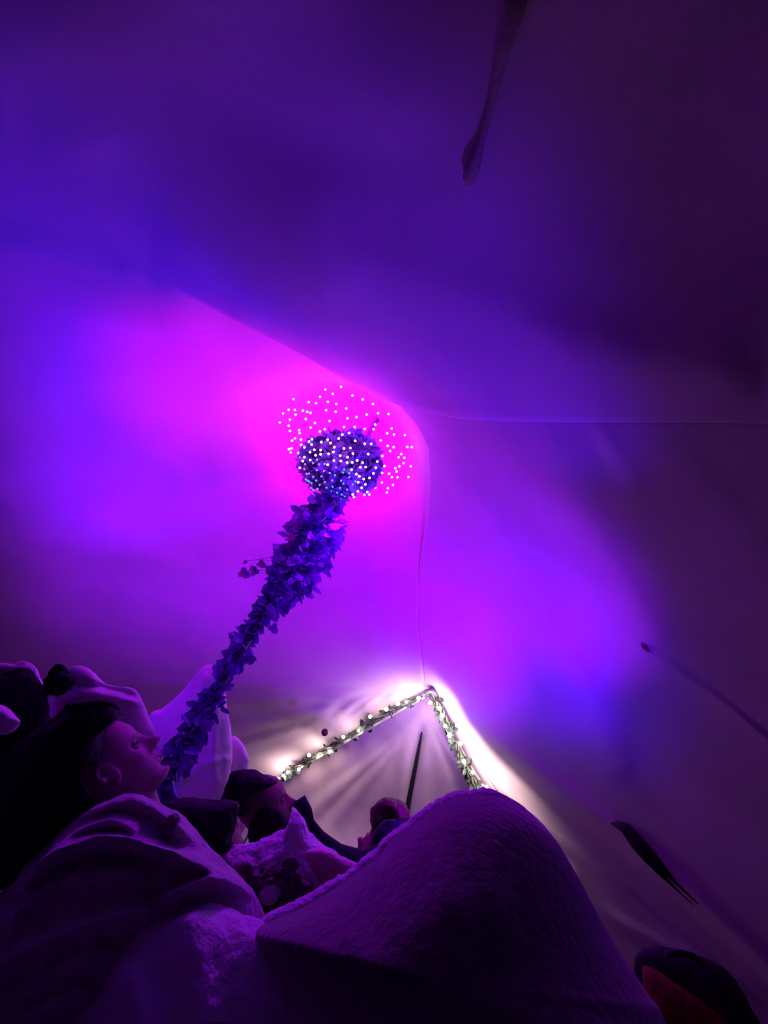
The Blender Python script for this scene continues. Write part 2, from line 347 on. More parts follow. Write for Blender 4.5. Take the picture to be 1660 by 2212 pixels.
# bodies for the added projectors, unseen behind the people and the knees
for PJ, lab in ((FILL_L, 'added unseen projector behind the nearest person, left of the centre pole'), (FILL_R, 'added unseen projector on the mattress behind the raised knees, nearer the door'), (FILL_K, 'added unseen projector on the mattress right behind the raised knees')):
    pj = thing('added_projector', lab, 'projector', (PJ.x, PJ.y, 0.36)); q = PJ.z-0.05
    MB().tube([(PJ.x, PJ.y, 0.36), (PJ.x, PJ.y, 0.39), (PJ.x, PJ.y, q-.03), (PJ.x, PJ.y, q)], [0.06, 0.05, 0.05, 0.045], 24).build('body', DARK, pj)
    MB().tube([(PJ.x, PJ.y, q), (PJ.x, PJ.y, q+.008), (PJ.x, PJ.y, q+.014)], [0.035, 0.033, 0.02], 24).build('lens', LENS, pj)

# ------------------------------------------------------------------ foliage
def ivy_leaf(mb, c, u, n, s):
    """one lobed, folded ivy leaf: u points to the tip, n is its face"""
    u = u.normalized(); n = (n-u*n.dot(u)).normalized(); sd = u.cross(n)
    out = [(0, -0.05), (0.30, -0.18), (0.52, 0.12), (0.34, 0.34), (0.36, 0.62), (0, 1.0), (-0.36, 0.62), (-0.34, 0.34), (-0.52, 0.12), (-0.30, -0.18)]
    vs = [c+u*s*0.35+n*s*0.02]
    for a, b_ in out: vs.append(c+sd*a*s+u*b_*s+n*(-0.22*abs(a)-0.15*b_*b_)*s)
    mb.add(vs, [(0, 1+i, 1+(i+1) % 10) for i in range(10)])
def rv(): 
    return Vector(RNG.normal(size=3)).normalized()
def garland(label, path, radii, sizes, count, lm, name='ivy_garland', group=None, vr=0.006, twigs=True):
    path = [Vector(p) for p in path]; g = thing(name, label, 'garland', path[0], group)
    vm = MB(); N = len(path)
    for s in range(3):
        pts = []
        for i in range(90):
            u = i/89*(N-1); k = min(int(u), N-2); p = path[k].lerp(path[k+1], u-k); t = (path[k+1]-path[k]).normalized(); o1 = t.orthogonal().normalized(); o2 = t.cross(o1)
            r = (0.25*np.interp(u, range(N), radii))+0.006; a = i*0.35+s*2.1
            pts.append(p+(o1*math.cos(a)+o2*math.sin(a))*r)
        vm.tube(pts, vr, 5)
    lf = MB()
    wts = np.array(radii)+0.01
    for _ in range(count):
        u = RNG.random()*(N-1)
        while RNG.random() > (np.interp(u, range(N), wts)/wts.max()): u = RNG.random()*(N-1)
        k = min(int(u), N-2); p = path[k].lerp(path[k+1], u-k); r = np.interp(u, range(N), radii); q = rv(); t = (path[k+1]-path[k]).normalized(); q = (q-t*q.dot(t)*0.8)
        c = p+q*r*(RNG.random()**0.5)
        ivy_leaf(lf, c, q+rv()*0.8+Vector((0, 0, -0.5)), rv(), np.interp(u, range(N), sizes)*(0.7+0.6*RNG.random()))
        if twigs and RNG.random() < 0.3: vm.tube([p, (p+c)/2+Vector((0, 0, 0.006)), c], 0.0015, 4)
    vm.build('vine', VINE if lm is LEAF else lm, g); lf.build('leaves', lm, g, smooth=False)
    return g
# centre pole
PB = Vector((-0.29, 1.82, 0)); 
def polept(y):                                               # the pole stands plumb: points on it at the photo rows
    lo, hi = 0.0, 3.2
    for _ in range(40):
        mz = (lo+hi)/2; c = R.T @ (np.array([PB.x, PB.y, mz])-CAM); yy = 1106-F*c[1]/(-c[2])
        if yy > y: lo = mz
        else: hi = mz
    return Vector((PB.x, PB.y, lo))
ptop = polept(905)
pole = thing('tent_pole', 'upright centre pole of the tent wound with ivy', 'pole', PB)
MB().tube([PB+Vector((0, 0, 0.0)), PB+Vector((0, 0, 1.2)), ptop], 0.019, 16).build('shaft', WOOD, pole)
MB().tube([ptop, ptop+Vector((0, 0, 0.05))], [0.03, 0.012], 16).build('finial', WOOD, pole)
MB().tube([PB, PB+Vector((0, 0, 0.02))], 0.05, 16).build('foot', WOOD, pole)
ysr = [1745, 1700, 1640, 1580, 1530, 1480, 1430, 1390, 1350, 1310, 1270, 1235, 1200, 1165, 1130, 1105, 1085, 1060]
rad = [.05, .05, .050, .040, .045, .016, .026, .042, .018, .030, .08, .115, .125, .135, .13, .10, .045, .07]
off = [0, 0, 0, 5, 5, -2, -4, -4, 0, 6, 18, 25, 22, 18, 8, 5, 8, 14]
pp = [polept(y)+camdir(1, 0, 0)*(o*1.9/F) for y, o in zip(ysr, off)]
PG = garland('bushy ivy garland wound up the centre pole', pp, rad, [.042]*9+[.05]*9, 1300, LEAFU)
for i_, (x, y, sz) in enumerate(((521, 1234, .05), (552, 1240, .045), (532, 1212, .02), (503, 1372, .038), (498, 1393, .036), (497, 1412, .036), (547, 1420, .034), (588, 1352, .04), (690, 1078, .03), (682, 1128, .03), (470, 1442, .05), (560, 1215, .04), (585, 1330, .06), (543, 1415, .04), (500, 1440, .04), (440, 1500, .045), (455, 1570, .045))):
    q = polept(y); dz = (R.T @ (np.array(q)-CAM)); dpt = -dz[2]; c = V(x, y, dpt-.03+.02*math.sin(i_*3))
    tw = MB(); ivy_leaf(tw, c, camdir(math.cos(i_*1.7), math.sin(i_*1.7)-.6, .2), camdir(.2*math.sin(i_), .3, 1), sz)
    k = np.interp(y, ysr[::-1], range(len(ysr))[::-1]); base = pp[int(round(k))]
    tw.tube([base, (base+c)/2+Vector((0, 0, .01)), c], .0012, 4); tw.build('sprig', LEAFU, PG, smooth=False)
# leafy ball where the pole meets the crown
bl = thing('ivy_ball', 'round leafy ivy ball at the top of the centre pole', 'foliage ball', V(738, 1005, 2.45))
lf = MB(); bc = V(738, 1002, 2.45)
for _ in range(1100):
    q = rv(); q2 = camdir(1, 0, 0)*q.x*0.215+camdir(0, 1, 0)*q.y*0.165+camdir(0, 0, 1)*q.z*0.15
    c = bc+q2*(0.72+0.28*RNG.random()); ivy_leaf(lf, c, q2.normalized()+rv()*0.9, q2.normalized()+rv()*0.5, 0.055*(0.7+0.6*RNG.random()))
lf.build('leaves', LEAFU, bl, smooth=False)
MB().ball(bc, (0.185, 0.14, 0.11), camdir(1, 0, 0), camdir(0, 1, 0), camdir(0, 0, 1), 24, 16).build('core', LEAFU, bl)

# tiny LEDs scattered over the crown and the leafy ball; measured positions from the photograph
DOTS_W = """423,248 645,243 779,220 708,280 600,305 876,294 963,328 1051,367 373,326 502,350 565,360 667,348 738,366 824,405 331,416 385,416 453,424 490,433 518,443 284,447 391,458 651,420 733,432 911,478 834,489 998,457 1095,445 1184,452 342,500 478,495 556,528 681,511 256,525 331,552 343,596 519,568 421,590 425,615 640,581 598,602 895,563 982,579 1071,542 1057,582 805,563 1211,575 1173,617 1232,627 1324,632 790,628 848,614 360,679 386,660 437,670 506,687 531,667 611,692 664,671 759,661 900,681 981,706 1037,707 1117,677 1178,723 1229,735 1345,734 1383,735 333,752 356,745 350,780 438,715 466,737 527,712 689,700 722,735 804,746 859,742 413,784 514,778 551,757 605,760 604,796 562,804 673,792 714,776 772,807 835,820 880,789 1012,794 1132,811 1198,768 1271,821 1293,794 1320,826 426,828 466,820 452,854 516,845 718,849 777,853 831,867 874,865 917,849 963,867 1089,858 1313,872 1374,898 427,911 944,907 989,905 1076,910 1150,896 1243,915 1277,898 1254,943 868,927 909,965 935,984 1056,959 1130,955 1190,962 973,1007 1022,997 1213,991 1261,992 1354,990 926,1034 987,1053 1128,1037 955,1083 1003,1118 1072,1080 1179,1086 1223,1057 1171,1122 922,1112 979,1143 1021,1139 878,1139 890,1161 769,1168 665,884"""
DOTS_B = """573,842 540,870 593,881 638,877 735,908 571,931 632,939 466,923 473,880 682,955 727,975 806,925 796,951 848,958 851,991 505,960 486,964 541,989 612,984 567,1020 702,1019 640,1034 780,1021 799,1045 901,1027 879,1053 477,1010 494,1021 508,1030 527,1042 597,1058 655,1081 707,1073 770,1083 829,1097 528,1085 542,1100 578,1090 699,1111 745,1123 785,1139 714,1153 666,1165 688,1176 741,1172 812,1158 660,1140 655,1185 700,1182"""
def dots(s): return [(540+float(a)/3.952, 780+float(c)/3.952) for a, c in (t.split(',') for t in s.split())]
led = thing('star_light_net', 'net of tiny white and blue lights round the leafy ball at the crown', 'string lights', V(745, 955, 2.4))
def leddep(x, y):
    q = 1-((x-748)/162)**2-((y-955)/150)**2
    d1 = 2.62-0.30*math.sqrt(max(q, 0.0))
    q2 = 1-((x-738)/98)**2-((y-1002)/78)**2
    return min(d1, 2.45-0.20*math.sqrt(max(q2, 0.0))-0.02) if q2 > 0 else d1
allp = [(x, y, LEDW) for x, y in dots(DOTS_W)]+[(x, y, LEDB) for x, y in dots(DOTS_B)]
pos = [V(x, y, leddep(x, y)) for x, y, _ in allp]
order = sorted(range(len(allp)), key=lambda i: (allp[i][2] is LEDB, (pos[i]-Vector(CAM)).length))
rest = {LEDW: MB(), LEDB: MB()}; cnt = 0; bulbs = []
pick = [i for i in order if allp[i][2] is LEDW][:70]+[i for i in order if allp[i][2] is LEDB][:29]
for i in range(len(allp)):
    m = allp[i][2]; r = 0.0066 if m is LEDW else 0.0056
    if i in pick:
        o = MB().ball(pos[i], r, seg=8, ring=6).build('blue_bulb' if m is LEDB else 'bulb', m, led)
        if m is LEDB: o['label'] = 'blue bulb'
    else: rest[m].ball(pos[i], r, seg=8, ring=6)
a = MB(); a.v = rest[LEDW].v; a.f = rest[LEDW].f
ro = a.build('bulb', LEDW, led); ro['kind'] = 'stuff'
if rest[LEDB].v: ro = rest[LEDB].build('blue_bulb', LEDB, led); ro['kind'] = 'stuff'
wr_ = MB(); left = list(range(len(pos))); cur = left.pop(0); chain = [cur]
while left:
    nx = min(left, key=lambda j: (pos[j]-pos[cur]).length); left.remove(nx); chain.append(nx); cur = nx
wr_.tube([pos[i]+Vector((0, 0, 0.006)) for i in chain], 0.0004, 4); wr_.build('wire', WIRE, led)

# ------------------------------------------------------------------ door frame, its two garlands and fairy lights
dA = float(bdep(np.array([DA[0]]), np.array([DA[1]]))[0])
def legdep(side, y): x = legpt(side, y); return float(bdep(np.array([x]), np.array([y]))[0])
apex = V(928, 1500, dA-0.05)
legs = {}
for side, (ex, ey), lab in ((-1, (604, 1684), 'left'), (1, (1052, 1712), 'right')):
    dE = legdep(side, ey)-0.06; e = V(ex, ey, dE); legs[side] = e
fr = thing('door_frame', 'A-shaped metal door frame peaking behind the garlands', 'door frame', Vector((apex.x, apex.y, 0)))
for side in (-1, 1):
    e = legs[side]; dirn = (e-apex); full = apex+dirn*(apex.z-0.01)/(apex.z-e.z)
    if (full-apex).length > 3.0: full = Vector((e.x+dirn.x*0.25, e.y+dirn.y*0.25, 0.01)); pts = [apex, e, e.lerp(full, 0.5), full]
    else: pts = [apex, e, full]
    MB().tube(pts, 0.009, 10).build('leg', WOOD, fr)
ap = [V(918, 1503, dA-0.05), V(924, 1494, dA-0.06), V(934, 1492, dA-0.06), V(943, 1500, dA-0.05), V(946, 1510, dA-0.05)]
MB().tube(ap, 0.016, 10).build('elbow', WOOD, fr)
def leg_garland(side, pts, label, count):
    path = [V(x, y, legdep(side, max(y, 1492))-0.075) for x, y in pts]
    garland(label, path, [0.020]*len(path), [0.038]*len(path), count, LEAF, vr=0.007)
    return path
Lp = leg_garland(-1, [(915, 1503), (880, 1516), (840, 1536), (800, 1562), (760, 1588), (720, 1610), (680, 1634), (640, 1658), (604, 1682)],
                 'ivy garland along the left leg of the door frame', 90)
Rp = leg_garland(1, [(942, 1515), (957, 1540), (968, 1565), (978, 1592), (990, 1622), (1004, 1652), (1018, 1680), (1038, 1706), (1056, 1735)],
                 'ivy garland along the right leg of the door frame', 80)
def fairy(label, spots, side, cw):
    pts = [V(x, y, legdep(side, max(y, 1492))-0.125) for x, y in spots]
    f = thing('fairy_lights', label, 'string lights', pts[0])
    wp = []
    for i in range(len(pts)-1): wp += [pts[i], (pts[i]+pts[i+1])/2+Vector((0, 0, -0.008))]
    wp.append(pts[-1]); MB().tube(wp, 0.0012, 4).build('wire', VINE, f)
    for i, p in enumerate(pts):
        MB().ball(p, 0.0085+0.004*RNG.random(), seg=12, ring=10).build('bulb', WARM, f)
        dr = (p-Vector(CAM)).normalized(); glow('fairy_glow', 'SPOT', p-dr*0.02, cw, radius=0.02, aim=p+dr, cone=165)
fairy('warm fairy lights along the left leg of the door frame', [(601, 1682), (612, 1675), (622, 1668), (646, 1662), (668, 1631), (688, 1634), (712, 1624), (742, 1592), (775, 1578), (800, 1548), (835, 1532), (860, 1520), (878, 1516), (905, 1508)], -1, FAIRY_L)
fairy('warm fairy lights along the right leg of the door frame', [(930, 1518), (950, 1530), (955, 1545), (962, 1568), (972, 1588), (995, 1606), (1003, 1645), (1022, 1668), (1052, 1700), (1066, 1730)], 1, FAIRY_R)
tag(MB().ball(V(702, 1582, 2.55), (0.02, 0.022, 0.02), seg=14, ring=10).build('bauble', BHAIR), 'small round bauble hanging just above the left garland', 'bauble')

# ------------------------------------------------------------------ straps, seams and toggles on the canvas
def onc(x, y, lift, fn=None): return V(x, y, float((fn or depR)(np.array([float(x)]), np.array([float(y)]))[0])-lift)
st = MB().tube([onc(x, y, l, depC) for x, y, l in ((1125, -60, .008), (1112, 20, .014), (1085, 120, .010), (1060, 230, .008), (1038, 310, .010), (1024, 355, .014), (1016, 382, .015), (1012, 402, .008))],
               [.012, .010, .006, .004, .005, .009, .010, .004], 12).build('hanging_strap', STRAP)
tag(st, 'dark canvas tie hanging from the unlit roof overhead', 'strap')
tie = MB()
for k, (w0, dx) in enumerate([(.012, 0), (.010, 9)]):
    tie.tube([onc(x+dx, y-dx*.3, .012) for x, y in ((1322, 1778), (1348, 1790), (1374, 1822), (1400, 1852), (1430, 1886), (1465, 1922), (1500, 1955))],
             [.006, w0*1.4, w0*2.0, w0*1.9, w0*1.2, .006, .003], 10)
tag(tie.build('rolled_tie', BLACK), 'black rolled tie lying along the fold of the right wall', 'strap')
tg = thing('toggle', 'small toggle on the seam of the right slope', 'toggle', onc(1394, 1398, .012))
MB().tube([onc(1386, 1393, .012), onc(1394, 1399, .014), onc(1402, 1407, .012)], [.005, .009, .005], 8).build('peg', STRAP, tg)
MB().tube([onc(1394, 1399, .012), onc(1400, 1402, .008), onc(1412, 1412, .004)], .003, 6).build('cord', STRAP, tg)
he = MB().tube([onc(x, y, .006, depC) for x, y in ((862, 872), (890, 881), (930, 889), (980, 898), (1040, 903), (1110, 906))], [.001, .003, .004, .004, .003, .001], 8)
struct(he.build('trim_1', WHITE))

# ------------------------------------------------------------------ people
HH = 0.23
def head_mb(mb, O, Fd, U, S, k=1.0):
    """lofted head: O sits at chin height under the ear axis"""
    us = np.concatenate([np.linspace(0, 0.6, 44), np.linspace(0.62, 1, 18)]); na = 72
    fu = [0, .04, .10, .20, .30, .45, .56, .66, .8, .92, 1.0]
    fr_ = np.interp(us, fu, [.058, .070, .072, .072, .072, .072, .080, .083, .070, .038, -.018])
    bk_ = np.interp(us, [0, .1, .2, .3, .5, .65, .8, .92, 1.0], [.012, -.03, -.055, -.078, -.098, -.103, -.090, -.060, -.022])
    wd_ = np.interp(us, [0, .05, .1, .2, .35, .5, .65, .8, .92, 1.0], [.026, .036, .045, .056, .066, .073, .077, .071, .048, .002])
    vs = []
    def g(x, c, w_): return math.exp(-((x-c)/w_)**2)
    for u, a_, b_, c_ in zip(us, fr_, bk_, wd_):
        for i in range(na):
            t = 2*PI*i/na; ct, st_ = math.cos(t), math.sin(t); mid = (a_+b_)/2*0.6; rf = (a_-mid) if ct > 0 else (mid-b_)
            f_ = mid+rf*math.copysign(abs(ct)**0.9, ct); sx = c_*math.copysign(abs(st_)**0.9, st_); az = t if t < PI else t-2*PI
            e = 0
            e += .010*g(u, .055, .035)*g(az, 0, .38)                      # chin
            e -= .007*g(u, .135, .022)*g(az, 0, .40)
            e += .012*g(u, .180, .018)*g(az, 0, .28)-.006*g(u, .208, .007)*g(az, 0, .30)+.013*g(u, .236, .017)*g(az, 0, .25)
            e += .006*g(u, .28, .03)*g(az, 0, .2)
            nz = np.interp(u, [.29, .315, .345, .37, .45, .53, .57], [0, .026, .039, .037, .020, .007, 0]); e += nz*math.exp(-(az/np.interp(u, [.3, .36, .55], [.22, .16, .11]))**2)
            e += .010*g(u, .335, .025)*(g(az, .21, .09)+g(az, -.21, .09))  # nostril wings
            e -= .012*g(u, .49, .040)*(g(az, .42, .20)+g(az, -.42, .20))   # eye sockets
            e += .005*g(u, .565, .025)*(g(az, .35, .25)+g(az, -.35, .25))  # brows
            e += .005*g(u, .38, .07)*(g(az, .70, .25)+g(az, -.70, .25))    # cheeks
            vs.append(O+(Fd*(f_+e)+S*sx+U*(u*HH))*k)
    n = len(us); fs = [(i*na+j, i*na+(j+1) % na, (i+1)*na+(j+1) % na, (i+1)*na+j) for i in range(n-1) for j in range(na)]
    fs += [tuple(range(na))[::-1], tuple(range((n-1)*na, n*na))]
    mb.add(vs, fs)
    for q in (1, -1):                                                      # ears
        e_ = .82; c = O+(Fd*(-.004)+S*q*.076+U*(.46*HH))*k
        tor = [c+(Fd*(.016*math.cos(a)-.006*math.sin(a))+U*(.031*math.sin(a))+S*q*(.006-.010*math.cos(a)))*k*e_ for a in np.linspace(-1.9, 3.6, 22)]
        mb.tube(tor, [.0045*k]*22, 8)
        mb.ball(c, (.012*k, .024*k, .005*k), Fd, U, S, 12, 8); mb.ball(c-U*.026*k+Fd*.004*k, .0075*k, seg=10, ring=8)
def frame(Fc, Sc):
    S = camdir(*Sc).normalized(); Fd = camdir(*Fc); Fd = (Fd-S*Fd.dot(S)).normalized(); return Fd, S.cross(Fd).normalized(), S
def remesh(o, vox, it=3):
    r = o.modifiers.new('skin', 'REMESH'); r.mode = 'VOXEL'; r.voxel_size = vox; r.use_smooth_shade = True
    if it: s = o.modifiers.new('relax', 'SMOOTH'); s.factor = 0.5; s.iterations = it
def person(label, chin, dep, Fc, Sc, skin, vox, torso, k=1.0, group=None):
    """chin: photo position of the chin; torso: list of (photo x, y, depth, radius) from neck base downwards"""
    Fd, U, S = frame(Fc, Sc); O = V(*chin, dep)-Fd*.080*k-U*.012*k
    t = thing('person', label, 'person', O, group); mb = MB(); head_mb(mb, O, Fd, U, S, k)
    n0 = O+(U*.10+Fd*(-.02))*k; n1 = O+(U*(-.05)+Fd*(-.045))*k
    tp = [V(a, b_, c) for a, b_, c, _ in torso]
    mb.tube([n0, O+U*.02*k-Fd*.02*k, n1, tp[0]], [.058*k, .055*k, .053*k, .055*k], 20)
    tr = [torso[0][3]]+[x[3] for x in torso[1:]]
    mb.tube([n1]+tp, [.05]+tr, 24)
    o = mb.build('body', skin, t); remesh(o, vox)
    for q in (1, -1):
        c = O+(Fd*.0605+S*q*.030+U*(.49*HH))*k
        ey = MB().ball(c, .0108*k, seg=20, ring=14).build('eye', EYE, t)
        MB().ball(c+(U*.0035-Fd*.0012)*k, (.0128*k, .0140*k, .0110*k), Fd, S, U, 20, 14).ball(c-(U*.0075+Fd*.0022)*k, (.0115*k, .0140*k, .0075*k), Fd, S, U, 20, 14).build('eyelid', skin, t)
    lp = MB(); lipp = []
    for zz, rr_ in ((.178, .0042), (.232, .0038)):
        pts = [O+(Fd*(.079-.011*(x/.022)**2)+S*x+U*(zz*HH))*k for x in np.linspace(-.021, .021, 9)]
        lp.tube(pts, [rr_*k*(1-abs(i-4)/4.6) for i in range(9)], 10)
    lp.build('lips', LIP, t)
    return t, O, Fd, U, S
# nearest sleeper-watcher, face in profile
tA, O, Fd, U, S = person('person lying back with long dark hair, face in profile, nearest the camera', (368, 1655), 1.10,
                         (1, 1, -.9), (.40, .36, .84), SKIN, .0036, [(290, 1830, 1.12, .08), (320, 1930, 1.10, .10), (340, 2040, 1.06, .10)])
hairA = [(266, 1540), (256, 1526), (236, 1517), (208, 1514), (180, 1519), (150, 1526), (118, 1546), (86, 1566), (45, 1602), (0, 1650), (-70, 1760), (-80, 1900), (-20, 1930), (50, 1885), (110, 1830), (165, 1780), (205, 1745), (196, 1722), (166, 1712), (156, 1690), (160, 1666), (182, 1652), (208, 1652), (222, 1640), (226, 1610), (228, 1580), (236, 1550), (246, 1536)]
h = puff('hair', hairA, (150, 1640), 1.03, (0, -.02), .11, .10, HAIR, tA, nr=30, na=160, rough=.012, rs=14,
     folds=[([(240, 1530), (150, 1560), (40, 1680), (0, 1850)], 12, .010, 0), ([(225, 1600), (150, 1640), (80, 1740), (40, 1860)], 12, .012, 0), ([(210, 1655), (140, 1700), (90, 1800)], 10, .010, 0)])
lk = MB()
for i in range(26):
    a0 = RNG.random()*16-8
    pts = [V(150+a0, 1540+a0*2, 0.97), V(205+a0, 1517+i*.5, 0.98), V(245+a0*.4, 1520+a0*.5, 1.0), V(262+a0*.3, 1540+a0*.6, 1.02)]
    c = catmull([tuple(p) for p in pts], 14); lk.tube(c, [.003*(1-j/15)+.0006 for j in range(14)], 5)
for i in range(60):                                                       # long strands falling towards the pillow
    u = RNG.random(); x0, y0 = 160+50*u, 1530+110*RNG.random(); x1, y1 = -30+170*u, 1900-80*u+RNG.normal()*20
    pts = [V(x0, y0, .95), V(x0-60, y0+60, .92), V((x0+x1)/2-20, (y0+y1)/2+20, .915), V(x1, y1, .95)]
    c = catmull([tuple(p) for p in pts], 16); lk.tube(c, [.003]*15+[.0008], 5)
lk.build('hair_lock', HAIR, tA)
MB().tube([O+(Fd*(.0835-13*x*x)+S*x+U*(.565*HH-abs(abs(x)-.03)*.12)) for x in (.012, .022, .032, .044)], [.0015, .0025, .0025, .001], 6).build('eyebrow', HAIR, tA)
MB().tube([O+(Fd*(.0722-((x-.03)/.012)**2*.005)+S*x+U*(.488*HH)) for x in (.019, .026, .034, .041)], [.0008, .0018, .0018, .0008], 6).build('eyelash', HAIR, tA)

def back_hair(t, O, Fd, U, S, k, m, front=.0, low=-.02, sc=1.0, rough=.006):
    mb = MB(); na, nb = 40, 30; vs = []
    for i in range(nb+1):
        th = PI*i/nb
        for j in range(na):
            a = 2*PI*j/na; x = math.cos(a)*math.sin(th); y = math.sin(a)*math.sin(th); z = math.cos(th)
            f_ = (-.020+.100*x)*sc; 
            if z < .35 and x > 0.15: f_ = min(f_, front)
            if z >= .35: f_ = min(f_, .075)
            p = O+(Fd*f_+S*(.087*sc*y)+U*((.60+.45*z)*HH+(low if z < -.3 else 0)))*k
            d = (p-(O+U*.13*k)).normalized(); vs.append(p+d*rough*(fbm(p, 30)+0.5*math.sin(40*a)*0.3))
    fs = [(i*na+j, (i+1)*na+j, (i+1)*na+(j+1) % na, i*na+(j+1) % na) for i in range(nb) for j in range(na)]
    mb.add(vs, fs); o = mb.build('hair', m, t); return o

# further along the row of pillows
tB, O, Fd, U, S = person('person with dark hair in a bun, seen from behind at the left edge', (75, 1590), 1.42, (.5, -.1, -.9), (.75, .2, .6), SKIN, .006,
                         [(40, 1640, 1.42, .09), (30, 1720, 1.40, .12), (60, 1800, 1.38, .12)], 1.0)
back_hair(tB, O, Fd, U, S, 1.0, HAIR, front=.05, sc=1.1)
puff('hair', [(-60, 1470), (0, 1452), (40, 1446), (75, 1462), (98, 1500), (112, 1545), (120, 1600), (60, 1640), (-60, 1640)], (20, 1550), 1.33, (0, 0), .07, .08, HAIR, tB, rough=.012)
puff('hair_bun', [(98, 1470), (112, 1452), (135, 1447), (154, 1460), (152, 1482), (130, 1500), (105, 1495)], (126, 1472), 1.36, (0, 0), .04, .05, HAIR, tB, rough=.02, rs=30)

tC, O, Fd, U, S = person('person with dark hair turned away, one cheek showing, lying beside the nearest one', (528, 1832), 1.34, (.62, .12, -.75), (.65, .3, .7), SKIN2, .0055,
                         [(480, 1900, 1.32, .08), (500, 1980, 1.30, .10), (530, 2060, 1.25, .10)], .80)
puff('hair', [(350, 1745), (390, 1728), (440, 1726), (490, 1728), (512, 1738), (508, 1770), (500, 1810), (498, 1835), (450, 1850), (400, 1840), (350, 1800)], (430, 1785), 1.20, (0, 0), .09, .08, HAIR, tC, rough=.010)

tD, O, Fd, U, S = person('person with dark hair and dark jaw lying back, profile against the lit door', (641, 1778), 1.62, (.92, .38, -.2), (.15, .3, .95), SKIN2, .0055,
                         [(600, 1850, 1.60, .09), (640, 1910, 1.5, .12), (680, 1980, 1.42, .12)], .97)
puff('hair', [(474, 1735), (492, 1690), (505, 1668), (540, 1662), (568, 1672), (592, 1682), (600, 1690), (575, 1706), (552, 1722), (542, 1742), (530, 1762), (500, 1762), (470, 1755)], (525, 1715), 1.52, (0, 0), .09, .09, HAIR, tD, rough=.010)
puff('jaw_dark', [(548, 1765), (566, 1746), (588, 1740), (606, 1752), (618, 1775), (632, 1790), (612, 1806), (575, 1818), (545, 1830), (538, 1800)], (580, 1785), 1.53, (0, 0), .05, .05, HAIR, tD, rough=.010)  # dark mass over the jaw

tE, O, Fd, U, S = person('person with reddish brown hair and dark jumper lying farthest, just below the door zip', (800, 1790), 1.95, (-.75, .45, .25), (-.2, .1, 1.0), SKIN2, .006,
                         [(850, 1840, 1.9, .09), (850, 1900, 1.8, .12), (840, 1980, 1.7, .12)], .95)
puff('hair', [(800, 1778), (803, 1750), (812, 1735), (832, 1722), (852, 1724), (874, 1740), (888, 1758), (900, 1782), (880, 1800), (840, 1805), (810, 1800)], (848, 1762), 1.92, (0, 0), .07, .08, BHAIR, tE, rough=.012)
puff('jumper', [(800, 1850), (806, 1800), (826, 1775), (860, 1768), (890, 1772), (905, 1800), (880, 1860), (820, 1890), (770, 1895), (760, 1865)], (830, 1830), 1.70, (0, 0), .06, .08, DARK, tE, rough=.010)
MB().tube([V(x, y, 1.62) for x, y in ((641, 1745), (652, 1738), (660, 1752), (668, 1780), (690, 1812), (728, 1845), (780, 1868), (830, 1858))], [.022, .031, .024, .021, .027, .034, .045, .055], 20).build('sleeve', DARK, tE)

# ------------------------------------------------------------------ pillows
def pillow(outline, c, dep, label, front=.07, back=.09, m=WHITE, name='pillow', folds=None, rough=.01, group=None, grad=(0, 0), cat='pillow'):
    return tag(puff(name, outline, c, dep, grad, front, back, m, folds=folds, rough=rough, rs=9), label, cat, group)
pillow([(112, 1500), (140, 1468), (150, 1446), (172, 1439), (196, 1446), (216, 1466), (232, 1480), (270, 1484), (296, 1492), (310, 1510), (322, 1550), (336, 1588), (334, 1640), (220, 1660), (120, 1620)], (220, 1560), 1.5,
       'plump white pillow behind the head of the nearest person', .06, .07, folds=[([(110, 1480), (200, 1480), (300, 1500)], 7, -.02, 0), ([(110, 1520), (200, 1500), (310, 1520)], 10, .012, 0)])
pillow([(-80, 1500), (-20, 1516), (12, 1530), (34, 1546), (48, 1560), (30, 1580), (8, 1586), (-80, 1580)], (-20, 1550), 1.2, 'corner of a white pillow at the left edge, between two dark heads', .03, .05)
pillow([(-90, 1440), (-20, 1428), (30, 1428), (60, 1424), (85, 1448), (96, 1480), (90, 1540), (20, 1600), (-90, 1600)], (0, 1510), 1.62, 'fluffy pale cushion behind the head at the left edge', .06, .08, PALE, 'cushion', rough=.02, cat='cushion')
pillow([(322, 1560), (352, 1528), (392, 1496), (425, 1455), (448, 1437), (470, 1442), (484, 1475), (491, 1515), (497, 1560), (502, 1610), (500, 1660), (484, 1720), (430, 1790), (360, 1790), (330, 1700)], (430, 1600), 2.10,
       'large white pillow propped up in a peak behind the ivy pole', .07, .09, folds=[([(450, 1450), (400, 1560), (380, 1720)], 14, .02, 0), ([(470, 1500), (460, 1620), (470, 1700)], 12, .015, 0), ([(500, 1640), (440, 1650), (380, 1690)], 9, .015, 0)])
pillow([(488, 1600), (505, 1588), (522, 1600), (534, 1622), (539, 1642), (530, 1672), (500, 1690), (486, 1650)], (512, 1640), 2.2, 'small white pillow poking out beside the large peaked pillow', .04, .05)

